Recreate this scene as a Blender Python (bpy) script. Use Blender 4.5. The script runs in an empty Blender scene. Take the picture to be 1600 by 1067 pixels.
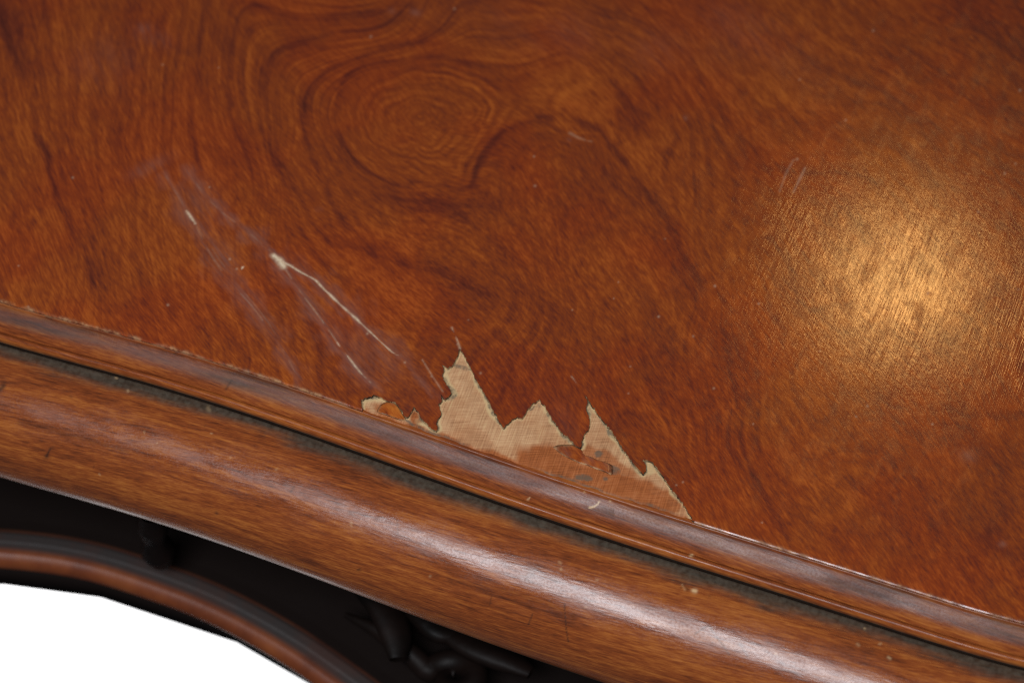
import bpy, math
import numpy as np

# ------------------------------------------------------------------ camera, light, exposure
ELEV = math.radians(55.0)
DIST = 0.622
LENS = 70.0
FPX = LENS / 36.0 * 1600.0
rng = np.random.default_rng(7)
scene = bpy.context.scene
CE, SE = math.cos(ELEV), math.sin(ELEV)
CAM = np.array([0.0, -DIST * CE, DIST * SE])
FWD = np.array([0.0, CE, -SE])
UPV = np.array([0.0, SE, CE])


def unproject(px, py, z):
    """points of the horizontal plane at height z (m) as measured on the 1600 x 1067 survey grid"""
    px = np.asarray(px, float); py = np.asarray(py, float); z = np.asarray(z, float)
    a = (px - 800.0) / FPX; b = -(py - 533.5) / FPX
    dx = a; dy = b * UPV[1] + FWD[1]; dz = b * UPV[2] + FWD[2]
    t = (z - CAM[2]) / dz
    return np.stack([CAM[0] + t * dx, CAM[1] + t * dy, CAM[2] + t * dz + 0 * px], -1)


def project(P):
    q = np.asarray(P, float) - CAM
    d = q @ FWD
    return 800.0 + FPX * q[..., 0] / d, 533.5 - FPX * (q @ UPV) / d


cam_data = bpy.data.cameras.new('camera')
cam = bpy.data.objects.new('camera', cam_data)
scene.collection.objects.link(cam)
cam.location = CAM
cam.rotation_euler = (math.pi / 2 - ELEV, 0, 0)
cam_data.lens = LENS
cam_data.sensor_width = 36.0
cam_data.clip_start = 0.02
cam_data.clip_end = 30.0
foc = unproject(780, 690, 0.0)
cam_data.dof.use_dof = True
cam_data.dof.focus_distance = float((foc - CAM) @ FWD)
cam_data.dof.aperture_fstop = 9.0
scene.camera = cam

world = bpy.data.worlds.new("World")
scene.world = world
world.use_nodes = True
wb = world.node_tree.nodes['Background']
wb.inputs[0].default_value = (0.80, 0.88, 1.0, 1)
wb.inputs[1].default_value = 0.055


def aim(o, target):
    from mathutils import Vector
    d = Vector(target) - o.location
    o.rotation_euler = d.to_track_quat('-Z', 'Y').to_euler()


def area(name, loc, target, sx, sy, power, color):
    l = bpy.data.lights.new(name, 'AREA')
    l.shape = 'RECTANGLE'; l.size = sx; l.size_y = sy
    l.energy = power; l.color = color
    o = bpy.data.objects.new(name, l)
    o.location = loc
    scene.collection.objects.link(o)
    aim(o, target)
    return o


# soft cool key above and beside the camera
KDIR = np.array([-0.21, -0.50, 0.85]); KDIR /= np.linalg.norm(KDIR)
KPOS = np.array([0.02, -0.03, 0.0]) + KDIR * 0.95
area('softbox', KPOS, (0.0, -0.03, 0), 0.56, 0.32, 9.2, (0.91, 0.95, 1.0))
# warm lamp across the room that mirrors in the polish
hp = unproject(1410, 445, 0.0)
v = hp - CAM; v /= np.linalg.norm(v)
r = np.array([v[0], v[1], -v[2]])
LPOS = hp + r * 1.3
area('warm_lamp', LPOS, hp, 0.10, 0.10, 0.85, (1.0, 0.54, 0.17))
# added spot, low behind the table, only to brighten the white sheet
bt = unproject(230, 1020, -0.75)
sl = bpy.data.lights.new('backdrop_added_light', 'SPOT')
sl.energy = 50.0; sl.spot_size = math.radians(37); sl.spot_blend = 0.15; sl.shadow_soft_size = 0.04
so = bpy.data.objects.new('backdrop_added_light', sl)
so.location = (bt[0] - 0.45, bt[1] + 0.40, -0.20)
scene.collection.objects.link(so)
aim(so, bt)

scene.view_settings.view_transform = 'Standard'
scene.view_settings.look = 'None'
scene.view_settings.exposure = 0.12
scene.view_settings.gamma = 1.0
scene.cycles.use_denoising = False
scene.cycles.filter_width = 1.2
scene.cycles.max_bounces = 6

# ------------------------------------------------------------------ numpy helpers


def bil(img, gx, gy):
    h, w = img.shape
    gx = np.clip(gx, 0, w - 1.001); gy = np.clip(gy, 0, h - 1.001)
    x0 = gx.astype(np.int32); y0 = gy.astype(np.int32)
    fx = gx - x0; fy = gy - y0
    a = img[y0, x0]; b = img[y0, x0 + 1]; c = img[y0 + 1, x0]; d = img[y0 + 1, x0 + 1]
    return (a * (1 - fx) + b * fx) * (1 - fy) + (c * (1 - fx) + d * fx) * fy


def blur(a, n=1):
    for _ in range(n):
        p = np.pad(a, 1, mode='edge')
        a = (p[:-2, 1:-1] + 2 * p[1:-1, 1:-1] + p[2:, 1:-1]) / 4
        p = np.pad(a, 1, mode='edge')
        a = (p[1:-1, :-2] + 2 * p[1:-1, 1:-1] + p[1:-1, 2:]) / 4
    return a


def norm(a):
    return (a - a.mean()) / (a.std() + 1e-9)


class Noise:
    """smooth value noise over the survey grid"""
    def __init__(self, scale, seed, sy=None):
        r_ = np.random.default_rng(seed)
        self.s = scale; self.sy = sy or scale
        self.n = norm(blur(r_.standard_normal((256, 256)), 1))

    def __call__(self, x, y):
        gx = np.mod(x / self.s + 1000.0, 254.0); gy = np.mod(y / self.sy + 1000.0, 254.0)
        fx = gx - np.floor(gx); fy = gy - np.floor(gy)
        return bil(self.n, np.floor(gx) + fx * fx * (3 - 2 * fx), np.floor(gy) + fy * fy * (3 - 2 * fy))


def sstep(e0, e1, x):
    t = np.clip((x - e0) / (e1 - e0), 0, 1)
    return t * t * (3 - 2 * t)


def polydist(px, py, pts, reach):
    """distance to a polyline (and signed side), only within reach of it"""
    D = np.full(px.shape, 1e6); S = np.zeros(px.shape); U = np.zeros(px.shape)
    tot = 0.0
    for (x0, y0), (x1, y1) in zip(pts[:-1], pts[1:]):
        m = (px > min(x0, x1) - reach) & (px < max(x0, x1) + reach) & (py > min(y0, y1) - reach) & (py < max(y0, y1) + reach)
        L = math.hypot(x1 - x0, y1 - y0) + 1e-9
        if m.any():
            ux, uy = (x1 - x0) / L, (y1 - y0) / L
            qx = px[m] - x0; qy = py[m] - y0
            t = np.clip(qx * ux + qy * uy, 0, L)
            d = np.hypot(qx - t * ux, qy - t * uy)
            s = qx * uy - qy * ux
            old = D[m]; better = d < old
            dd = np.where(better, d, old); D[m] = dd
            S[m] = np.where(better, s, S[m]); U[m] = np.where(better, tot + t, U[m])
        tot += L
    return D, S, U, tot


def smooth_line(pts, step=6.0):
    """Catmull-Rom through the points"""
    p = np.array(pts, float)
    p = np.vstack([2 * p[0] - p[1], p, 2 * p[-1] - p[-2]])
    out = []
    for i in range(1, len(p) - 2):
        n = max(2, int(np.hypot(*(p[i + 1] - p[i])) / step))
        t = np.linspace(0, 1, n, endpoint=False)[:, None]
        out.append(0.5 * (2 * p[i] + (p[i + 1] - p[i - 1]) * t + (2 * p[i - 1] - 5 * p[i] + 4 * p[i + 1] - p[i + 2]) * t ** 2
                          + (3 * p[i] - p[i - 1] - 3 * p[i + 1] + p[i + 2]) * t ** 3))
    out.append(p[-2][None])
    return np.vstack(out)


def inside(px, py, poly):
    c = np.zeros(px.shape, bool)
    n = len(poly)
    for i in range(n):
        x0, y0 = poly[i]; x1, y1 = poly[(i + 1) % n]
        if y0 == y1:
            continue
        m = (y0 > py) != (y1 > py)
        c ^= m & (px < (x1 - x0) * (py - y0) / (y1 - y0) + x0)
    return c


# ------------------------------------------------------------------ scene-graph helpers
def link(o, parent=None, **props):
    scene.collection.objects.link(o)
    if parent is not None:
        o.parent = parent
    for k, v_ in props.items():
        o[k] = v_
    return o


def mesh_obj(name, verts, faces, mat, parent=None, attrs=None, smooth=True, **props):
    """faces: int array (n,4) or (n,3)"""
    me = bpy.data.meshes.new(name)
    verts = np.ascontiguousarray(verts, np.float32); faces = np.ascontiguousarray(faces, np.int32)
    me.vertices.add(len(verts)); me.vertices.foreach_set('co', verts.ravel())
    k = faces.shape[1]
    me.loops.add(faces.size); me.loops.foreach_set('vertex_index', faces.ravel())
    me.polygons.add(len(faces)); me.polygons.foreach_set('loop_start', np.arange(0, faces.size, k, dtype=np.int32))
    me.update(calc_edges=True)
    me.validate()
    if smooth:
        me.polygons.foreach_set('use_smooth', np.ones(len(me.polygons), bool))
    for an, av in (attrs or {}).items():
        at = me.attributes.new(an, 'FLOAT', 'POINT')
        at.data.foreach_set('value', np.ascontiguousarray(av, np.float32).ravel())
    me.materials.append(mat)
    return link(bpy.data.objects.new(name, me), parent, **props)


def grid_faces(nr, nc):
    i = np.arange(nr - 1)[:, None] * nc + np.arange(nc - 1)[None, :]
    return np.stack([i, i + 1, i + nc + 1, i + nc], -1).reshape(-1, 4)


# ------------------------------------------------------------------ materials
class NT:
    def __init__(self, name):
        self.m = bpy.data.materials.new(name); self.m.use_nodes = True
        self.t = self.m.node_tree; self.b = self.t.nodes['Principled BSDF']

    def n(self, typ, **kw):
        nd = self.t.nodes.new(typ)
        for k, v_ in kw.items():
            setattr(nd, k, v_)
        return nd

    def put(self, sock, val):
        if hasattr(val, 'is_output'):
            self.t.links.new(val, sock)
        else:
            sock.default_value = val

    def attr(self, name):
        return self.n('ShaderNodeAttribute', attribute_name=name).outputs['Fac']

    def math(self, op, a, b=0.0, c=0.0, clamp=False):
        nd = self.n('ShaderNodeMath', operation=op, use_clamp=clamp)
        self.put(nd.inputs[0], a); self.put(nd.inputs[1], b); self.put(nd.inputs[2], c)
        return nd.outputs[0]

    def mix(self, f, a, b, mode='MIX'):
        nd = self.n('ShaderNodeMix', data_type='RGBA', blend_type=mode)
        self.put(nd.inputs['Factor'], f)
        self.put(nd.inputs[6], a if hasattr(a, 'is_output') else (*a, 1)); self.put(nd.inputs[7], b if hasattr(b, 'is_output') else (*b, 1))
        return nd.outputs[2]

    def fmix(self, f, a, b):
        nd = self.n('ShaderNodeMix', data_type='FLOAT')
        self.put(nd.inputs['Factor'], f); self.put(nd.inputs[2], a); self.put(nd.inputs[3], b)
        return nd.outputs[0]

    def ramp(self, f, stops, interp='LINEAR'):
        nd = self.n('ShaderNodeValToRGB'); nd.color_ramp.interpolation = interp
        e = nd.color_ramp.elements
        while len(e) < len(stops):
            e.new(0.5)
        for el, (p, c) in zip(e, stops):
            el.position = p; el.color = (*c, 1) if len(c) == 3 else c
        self.put(nd.inputs[0], f)
        return nd.outputs[0]

    def maprange(self, v_, a, b, c=0.0, d=1.0):
        nd = self.n('ShaderNodeMapRange', interpolation_type='SMOOTHSTEP')
        for i, x in enumerate((v_, a, b, c, d)):
            self.put(nd.inputs[i], x)
        return nd.outputs[0]

    def vec(self, x, y, z=0.0):
        nd = self.n('ShaderNodeCombineXYZ')
        for i, q in enumerate((x, y, z)):
            self.put(nd.inputs[i], q)
        return nd.outputs[0]

    def obj(self):
        return self.n('ShaderNodeTexCoord').outputs['Object']

    def noise(self, vec, scale, detail=3.0, rough=0.55, dist=0.0):
        nd = self.n('ShaderNodeTexNoise')
        self.put(nd.inputs['Vector'], vec); nd.inputs['Scale'].default_value = scale
        nd.inputs['Detail'].default_value = detail; nd.inputs['Roughness'].default_value = rough
        nd.inputs['Distortion'].default_value = dist
        return nd.outputs['Fac']

    def rotscale(self, vec, angle, scale):
        nd = self.n('ShaderNodeMapping', vector_type='TEXTURE')
        self.put(nd.inputs[0], vec); nd.inputs['Rotation'].default_value = (0, 0, angle)
        nd.inputs['Scale'].default_value = scale
        return nd.outputs[0]

    def bump(self, h, strength, dist, prev=None):
        nd = self.n('ShaderNodeBump'); nd.inputs['Strength'].default_value = strength; nd.inputs['Distance'].default_value = dist
        self.put(nd.inputs['Height'], h)
        if prev is not None:
            self.put(nd.inputs['Normal'], prev)
        return nd.outputs[0]

    def set(self, **kw):
        for k, v_ in kw.items():
            s = self.b.inputs[k.replace('_', ' ')]
            self.put(s, (*v_, 1) if isinstance(v_, tuple) and len(v_) == 3 else v_)
        return self.m


WOOD = [(0.0, (0.062, 0.0130, 0.0085)), (0.28, (0.130, 0.0255, 0.0102)), (0.5, (0.225, 0.0455, 0.0088)), (0.72, (0.350, 0.084, 0.0125)), (1.0, (0.48, 0.150, 0.022))]


def veneer_material():
    k = NT('polished_veneer')
    co = k.obj()
    tone = k.attr('tone'); haze = k.attr('haze'); raw = k.attr('raw'); edge = k.attr('edge'); scr = k.attr('scratch')
    al = k.attr('along'); ac = k.attr('across')
    g1 = k.noise(k.vec(k.math('MULTIPLY', ac, 1 / 4.0), k.math('MULTIPLY', al, 1 / 17.0)), 1.0, 2.0, 0.6)
    g2 = k.noise(k.vec(k.math('MULTIPLY', ac, 1 / 2.7), k.math('MULTIPLY', al, 1 / 15.0), 7.3), 1.0, 2.0, 0.6)
    g3 = k.noise(k.vec(k.math('MULTIPLY', ac, 1 / 9.0), k.math('MULTIPLY', al, 1 / 190.0), 3.1), 1.0, 3.0, 0.6, 0.3)
    g4 = k.noise(k.vec(k.math('MULTIPLY', ac, 1 / 11.0), k.math('MULTIPLY', al, 1 / 15.0), 5.1), 1.0, 3.0, 0.6, 0.4)
    g = k.math('MULTIPLY', k.math('SUBTRACT', g1, 0.5), 0.38)
    g = k.math('ADD', g, k.math('MULTIPLY', k.math('SUBTRACT', g2, 0.5), 0.50))
    g = k.math('ADD', g, k.math('MULTIPLY', k.math('SUBTRACT', g3, 0.5), 0.24))
    g = k.math('ADD', g, k.math('MULTIPLY', k.math('SUBTRACT', g4, 0.5), 0.18))
    t = k.math('ADD', tone, k.math('MULTIPLY', g, k.attr('calm')))
    ph = k.attr('phase')
    r1 = k.noise(k.vec(k.math('MULTIPLY', ph, 5.5), k.math('MULTIPLY', al, 1 / 420.0), k.math('MULTIPLY', ac, 1 / 420.0)), 1.0, 5.0, 0.62)
    r2 = k.noise(k.vec(k.math('MULTIPLY', ph, 17.0), k.math('MULTIPLY', al, 1 / 160.0), k.math('MULTIPLY', ac, 1 / 160.0)), 1.0, 2.0, 0.5)
    t = k.math('ADD', t, k.math('MULTIPLY', k.math('MULTIPLY', k.math('SUBTRACT', r1, 0.5), 0.60), k.attr('ringw')))
    t = k.math('ADD', t, k.math('MULTIPLY', k.math('MULTIPLY', k.math('SUBTRACT', r2, 0.5), 0.45), k.math('SUBTRACT', 1.45, k.attr('calm'))))
    pores = k.maprange(k.noise(k.vec(k.math('MULTIPLY', ac, 1 / 2.6), k.math('MULTIPLY', al, 1 / 22.0), 9.0), 1.0, 2.0), 0.62, 0.74)
    t = k.math('SUBTRACT', t, k.math('MULTIPLY', pores, 0.12))
    col = k.ramp(t, WOOD)
    red = k.noise(co, 22.0, 3.0)
    col = k.mix(k.maprange(red, 0.42, 0.62, 0.08, 0.55), col, k.mix(1.0, col, (1.0, 0.70, 0.80), 'MULTIPLY'))
    hz = k.math('MULTIPLY', haze, k.maprange(k.noise(k.vec(k.math('MULTIPLY', ac, 1 / 7.0), k.math('MULTIPLY', al, 1 / 70.0), 2.2), 1.0, 4.0, 0.6), 0.32, 0.66, 0.25, 1.0))
    col = k.mix(hz, col, (0.200, 0.084, 0.064))
    rawn = k.noise(co, 900.0, 3.0)
    rawc = k.ramp(rawn, [(0.3, (0.50, 0.36, 0.22)), (0.7, (0.78, 0.64, 0.46))])
    col = k.mix(raw, col, rawc)
    edc = k.ramp(k.noise(co, 420.0, 4.0), [(0.34, (0.030, 0.022, 0.017)), (0.46, (0.12, 0.070, 0.038)), (0.60, (0.40, 0.27, 0.14))])
    col = k.mix(edge, col, edc)
    # fine scratches in the polish, running across the grain
    s1 = k.noise(k.rotscale(co, SCR_ANG, (0.00034, 0.016, 1)), 1.0, 2.0, 0.5, 0.25)
    s2 = k.noise(k.rotscale(co, SCR_ANG - 0.10, (0.0008, 0.012, 1)), 1.0, 3.0, 0.6, 0.4)
    sh = k.math('ADD', k.math('MULTIPLY', k.maprange(s1, 0.50, 0.66), 0.7), k.math('MULTIPLY', s2, 0.6))
    sh = k.math('MULTIPLY', sh, scr)
    orange = k.noise(co, 520.0, 3.0)
    b = k.bump(t, 0.035, 0.0005)
    b = k.bump(orange, 0.05, 0.00030, b)
    b = k.bump(sh, 0.075, 0.00020, b)
    bl = k.noise(co, 60.0, 3.0)
    rough = k.math('ADD', 0.10, k.math('MULTIPLY', bl, 0.06))
    wipe = k.maprange(k.noise(k.rotscale(co, SCR_ANG, (0.0045, 0.013, 1)), 1.0, 5.0, 0.65, 0.5), 0.46, 0.66)
    rough = k.math('ADD', rough, k.math('MULTIPLY', wipe, 0.07))
    rough = k.math('ADD', rough, k.math('MULTIPLY', k.math('SUBTRACT', 0.55, t), 0.10))
    rough = k.math('MAXIMUM', rough, 0.08)
    rough = k.math('ADD', rough, k.math('MULTIPLY', k.math('MAXIMUM', haze, edge), 0.22))
    rough = k.math('ADD', rough, k.math('MULTIPLY', raw, 0.4))
    return k.set(Base_Color=col, Roughness=rough, Normal=b, Specular_IOR_Level=k.math('SUBTRACT', 0.5, k.math('MINIMUM', k.math('MULTIPLY', k.math('MAXIMUM', raw, edge), 0.9), 0.45)))


def core_material():
    k = NT('bare_core_wood')
    co = k.obj(); stain = k.attr('stain'); dirt_shade = k.attr('dirt_shade'); glue = k.attr('glue')
    a = k.noise(k.rotscale(co, 0.06, (0.007, 0.00026, 1)), 1.0, 3.0)      # toothing-plane marks
    b_ = k.noise(k.rotscale(co, 1.27, (0.012, 0.00045, 1)), 1.0, 2.0)
    m = k.noise(co, 160.0, 4.0)
    t = k.math('ADD', k.math('MULTIPLY', a, 0.5), k.math('MULTIPLY', b_, 0.42))
    t = k.math('ADD', t, k.math('MULTIPLY', m, 0.35))
    col = k.ramp(t, [(0.44, (0.31, 0.150, 0.070)), (0.64, (0.51, 0.280, 0.140)), (0.80, (0.64, 0.40, 0.21))])
    col = k.mix(k.maprange(k.noise(co, 75.0, 3.0), 0.42, 0.62, 0.0, 0.55), col, k.mix(1.0, col, (0.80, 0.66, 0.58), 'MULTIPLY'))
    lines = k.maprange(b_, 0.60, 0.72)
    col = k.mix(k.math('MULTIPLY', lines, 0.40), col, (0.52, 0.37, 0.17))
    sc = k.ramp(t, [(0.44, (0.15, 0.038, 0.010)), (0.66, (0.34, 0.092, 0.023)), (0.84, (0.43, 0.150, 0.052))])
    col = k.mix(stain, col, sc)
    col = k.mix(glue, col, (0.60, 0.44, 0.22))
    dn = k.maprange(k.noise(co, 700.0, 3.0), 0.35, 0.6, 0.35, 1.0)
    col = k.mix(k.math('MULTIPLY', dirt_shade, dn), col, (0.115, 0.088, 0.062))
    bb = k.bump(t, 0.35, 0.0004)
    return k.set(Base_Color=col, Roughness=k.fmix(stain, 0.75, 0.5), Specular_IOR_Level=0.25, Normal=bb)


def moulding_material(name, angle, gloss=0.3, shine=0.42):
    """wood running along the moulding: s along, t across (both in metres)"""
    k = NT(name)
    s = k.attr('s'); t = k.attr('t'); dirt_shade = k.attr('dirt_shade'); raw = k.attr('raw'); mark_shade = k.attr('mark_shade'); haze = k.attr('haze')
    co = k.vec(s, t)
    g1 = k.noise(k.rotscale(co, angle, (0.012, 0.0012, 1)), 1.0, 4.0, 0.6, 0.5)
    g2 = k.noise(k.rotscale(co, angle * 1.6, (0.0042, 0.00062, 1)), 1.0, 3.0, 0.65)
    g3 = k.noise(k.rotscale(co, angle * 0.4, (0.055, 0.0042, 1)), 1.0, 3.0, 0.55, 0.8)
    g5 = k.noise(k.rotscale(co, angle * 2.2, (0.006, 0.00038, 1)), 1.0, 2.0, 0.65)
    w = k.math('ADD', k.math('MULTIPLY', k.math('SUBTRACT', g1, 0.5), 0.60), k.math('MULTIPLY', k.math('SUBTRACT', g2, 0.5), 0.70))
    w = k.math('ADD', w, k.math('MULTIPLY', k.math('SUBTRACT', g3, 0.5), 0.80))
    w = k.math('ADD', w, k.math('MULTIPLY', k.math('SUBTRACT', g5, 0.5), 0.45))
    w = k.math('ADD', w, 0.54)
    col = k.ramp(w, [(0.0, (0.045, 0.0115, 0.007)), (0.3, (0.110, 0.027, 0.0090)), (0.52, (0.215, 0.0505, 0.0122)), (0.75, (0.330, 0.098, 0.020)), (1.0, (0.44, 0.158, 0.040))])
    hz = k.math('MULTIPLY', haze, k.maprange(g1, 0.3, 0.7, 0.6, 1.0))
    col = k.mix(hz, col, (0.042, 0.033, 0.036))
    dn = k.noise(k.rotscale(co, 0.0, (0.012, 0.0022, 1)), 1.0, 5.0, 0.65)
    dm = k.math('ADD', dirt_shade, k.math('MULTIPLY', k.math('SUBTRACT', dn, 0.5), 0.45))
    dm = k.math('MULTIPLY', k.maprange(dm, 0.05, 0.95), k.maprange(dirt_shade, 0.02, 0.14))
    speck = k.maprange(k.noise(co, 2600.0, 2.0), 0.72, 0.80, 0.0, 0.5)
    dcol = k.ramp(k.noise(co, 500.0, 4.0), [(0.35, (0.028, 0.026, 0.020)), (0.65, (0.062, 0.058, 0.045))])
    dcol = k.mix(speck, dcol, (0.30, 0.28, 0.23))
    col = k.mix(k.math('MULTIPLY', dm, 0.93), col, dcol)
    col = k.mix(mark_shade, col, (0.022, 0.013, 0.010))
    col = k.mix(raw, col, (0.62, 0.42, 0.22))
    b = k.bump(w, 0.10, 0.0004)
    b = k.bump(k.noise(co, 300.0, 3.0), 0.05, 0.0003, b)
    b = k.bump(k.noise(k.rotscale(co, 0.0, (0.014, 0.006, 1)), 1.0, 3.0), 0.22, 0.0008, b)
    b = k.bump(mark_shade, -0.5, 0.0008, b)
    sm = k.maprange(k.noise(k.rotscale(co, 0.0, (0.02, 0.006, 1)), 1.0, 4.0), 0.35, 0.7, -0.05, 0.10)
    fs = k.maprange(k.noise(co, 1400.0, 3.0), 0.4, 0.7, 0.0, 0.10)
    rough = k.math('ADD', k.math('ADD', gloss, sm), fs)
    rough = k.math('ADD', rough, k.math('MULTIPLY', dm, 0.30))
    rough = k.math('ADD', rough, k.math('MULTIPLY', haze, 0.12))
    spec = k.fmix(dm, shine, 0.0)
    return k.set(Base_Color=col, Roughness=rough, Normal=b, Specular_IOR_Level=spec)


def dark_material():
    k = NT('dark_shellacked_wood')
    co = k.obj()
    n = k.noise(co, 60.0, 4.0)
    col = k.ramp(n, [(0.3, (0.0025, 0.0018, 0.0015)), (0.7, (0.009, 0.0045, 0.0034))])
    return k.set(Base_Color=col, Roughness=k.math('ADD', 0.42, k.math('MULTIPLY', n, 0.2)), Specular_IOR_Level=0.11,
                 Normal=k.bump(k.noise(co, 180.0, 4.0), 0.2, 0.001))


def rail_material():
    k = NT('reddish_rail_wood')
    co = k.obj(); dirt_shade = k.attr('dirt_shade'); dark = k.attr('mark_shade')
    n = k.noise(co, 45.0, 5.0, 0.6)
    col = k.ramp(n, [(0.3, (0.075, 0.016, 0.006)), (0.5, (0.145, 0.033, 0.009)), (0.72, (0.21, 0.055, 0.014))])
    dm = k.math('MULTIPLY', dirt_shade, k.maprange(n, 0.3, 0.6, 0.75, 1.0))
    col = k.mix(dm, col, (0.021, 0.021, 0.021))
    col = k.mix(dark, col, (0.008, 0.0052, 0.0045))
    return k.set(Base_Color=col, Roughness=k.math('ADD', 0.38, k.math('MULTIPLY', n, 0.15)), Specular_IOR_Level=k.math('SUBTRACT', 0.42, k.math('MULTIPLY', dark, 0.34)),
                 Normal=k.bump(k.noise(co, 260.0, 4.0), 0.15, 0.0006))


def backdrop_material():
    k = NT('white_paper')
    n = k.noise(k.obj(), 12.0, 3.0)
    return k.set(Base_Color=k.ramp(n, [(0.3, (0.86, 0.86, 0.86)), (0.7, (0.90, 0.90, 0.90))]), Roughness=0.9)


p0 = unproject(1400, 430, 0.0); p1 = unproject(1400 + 36, 430 - 93, 0.0)
SCR_ANG = math.atan2(p1[1] - p0[1], p1[0] - p0[0]) - math.pi / 2     # long axis of the scratches = local +y

# ------------------------------------------------------------------ the traced front edge of the top
EDGE = np.array([(0, 471), (100, 497.5), (200, 526), (300, 554.5), (400, 585.5), (500, 617), (564, 639), (600, 654), (698, 688), (797, 722),
                 (898, 757), (1000, 789.5), (1084, 814.5), (1200, 850), (1298, 882), (1400, 915.5), (1498, 943), (1600, 973)], float)
EC = np.polyfit((EDGE[:, 0] - 800) / 800, EDGE[:, 1], 6)
ED = np.polyder(EC)


def edge_y(x):
    u = (np.asarray(x, float) - 800) / 800
    uc = np.clip(u, -1.03, 1.03)
    return np.polyval(EC, uc) + np.where(u == uc, 0, (u - uc) * np.clip(np.polyval(ED, uc), 225, 255))


XS = np.concatenate([np.arange(-1400, -40, 20.0), np.arange(-40, 1640.5, 1.8), np.arange(1660, 3000, 20.0)])
EP = unproject(XS, edge_y(XS), 0.0)[:, :2]                     # plan of the edge
TAN = np.gradient(EP, axis=0)
for _ in range(3):
    TAN[1:-1] = (TAN[:-2] + 2 * TAN[1:-1] + TAN[2:]) / 4
TAN /= np.linalg.norm(TAN, axis=1)[:, None]
NRM = np.stack([TAN[:, 1], -TAN[:, 0]], -1)                    # outwards, towards the camera
SARC = np.concatenate([[0], np.cumsum(np.linalg.norm(np.diff(EP, axis=0), axis=1))])
VT = 0.0009                                                    # veneer thickness


def sweep(profile, path=EP, nrm=NRM, sarc=SARC):
    """profile: (n,2) d outwards, h up in mm -> verts (cols of profile, rows of path), s, t"""
    pr = np.asarray(profile, float) * 1e-3
    n, m = len(path), len(pr)
    V = np.empty((n, m, 3))
    V[..., :2] = path[:, None, :] + nrm[:, None, :] * pr[None, :, :1]
    V[..., 2] = pr[None, :, 1]
    ta = np.concatenate([[0], np.cumsum(np.linalg.norm(np.diff(pr, axis=0), axis=1))])
    s = np.repeat(sarc[:, None], m, 1); t = np.repeat(ta[None], n, 0)
    return V.reshape(-1, 3), grid_faces(n, m)[:, ::-1], s.ravel(), t.ravel()


def dense(profile, step):
    p = np.asarray(profile, float)
    out = [p[0]]
    for a, b in zip(p[:-1], p[1:]):
        n = max(1, int(math.ceil(np.hypot(*(b - a)) / step)))
        for i in range(1, n + 1):
            out.append(a + (b - a) * i / n)
    return np.array(out)


# ------------------------------------------------------------------ the figure of the veneer (fields on the survey grid)
GX0, GY0, GS = -200.0, -200.0, 1.6
gw, gh = int(2000 / GS), int(1260 / GS)
FX, FY = np.meshgrid(GX0 + np.arange(gw) * GS, GY0 + np.arange(gh) * GS)

# grain direction, degrees down from +x
DIRS = [(0, 50, 80), (60, 400, 77), (100, 200, 80), (250, 600, 68), (250, 380, 70), (300, 100, 86), (400, 150, 84), (380, 430, 60), (520, 500, 58),
        (600, 350, 56), (480, 20, 12), (560, 60, -15), (650, 100, 5), (640, 180, 20), (560, 190, 80), (740, 230, -45), (660, 270, 10), (800, 150, 20),
        (800, 300, 62), (880, 380, 60), (900, 620, 57), (1100, 700, 55), (1300, 800, 52), (1550, 900, 49), (1500, 640, 51), (1200, 520, 55), (1000, 480, 58),
        (980, 240, 55), (1350, 170, 41), (1580, 80, 40), (1100, 120, 44), (920, 60, 28), (1350, 420, 52), (780, 30, 15)]
cx_ = np.zeros(FX.shape); cy_ = np.zeros(FX.shape); wt = np.zeros(FX.shape)
for dx_, dy_, a_ in DIRS:
    w_ = 1.0 / ((FX - dx_) ** 2 + (FY - dy_) ** 2 + 900.0) ** 1.5
    cx_ += w_ * math.radians(a_); wt += w_
wn = Noise(60, 11)(FX, FY) * 0.10
TH = cx_ / wt + wn
DX, DY = np.cos(TH), np.sin(TH)


def integrate(gx_, gy_, h):
    """scalar field whose gradient is closest to (gx_, gy_)"""
    ax = 0.5 * (gx_[:, 1:] + gx_[:, :-1]) * h; ay = 0.5 * (gy_[1:] + gy_[:-1]) * h
    b = np.zeros(gx_.shape)
    b[:, :-1] += ax; b[:, 1:] -= ax; b[:-1] += ay; b[1:] -= ay
    m_ = np.block([[b, b[:, ::-1]], [b[::-1], b[::-1, ::-1]]])
    H, W_ = m_.shape
    lam = (2 * np.cos(2 * np.pi * np.fft.fftfreq(H)) - 2)[:, None] + (2 * np.cos(2 * np.pi * np.fft.fftfreq(W_)) - 2)[None]
    lam[0, 0] = 1
    f_ = np.fft.fft2(m_) / lam
    f_[0, 0] = 0
    return np.real(np.fft.ifft2(f_))[:b.shape[0], :b.shape[1]]


_th = blur(TH, 6)
ALONG = integrate(np.cos(_th), np.sin(_th), GS)
ACROSS = integrate(-np.sin(_th), np.cos(_th), GS)
if np.corrcoef(np.gradient(ALONG, axis=1).ravel()[::50], np.cos(_th).ravel()[::50])[0, 1] < 0:
    ALONG = -ALONG; ACROSS = -ACROSS
IX, IY = np.meshgrid(np.arange(gw, dtype=float), np.arange(gh, dtype=float))


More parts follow.
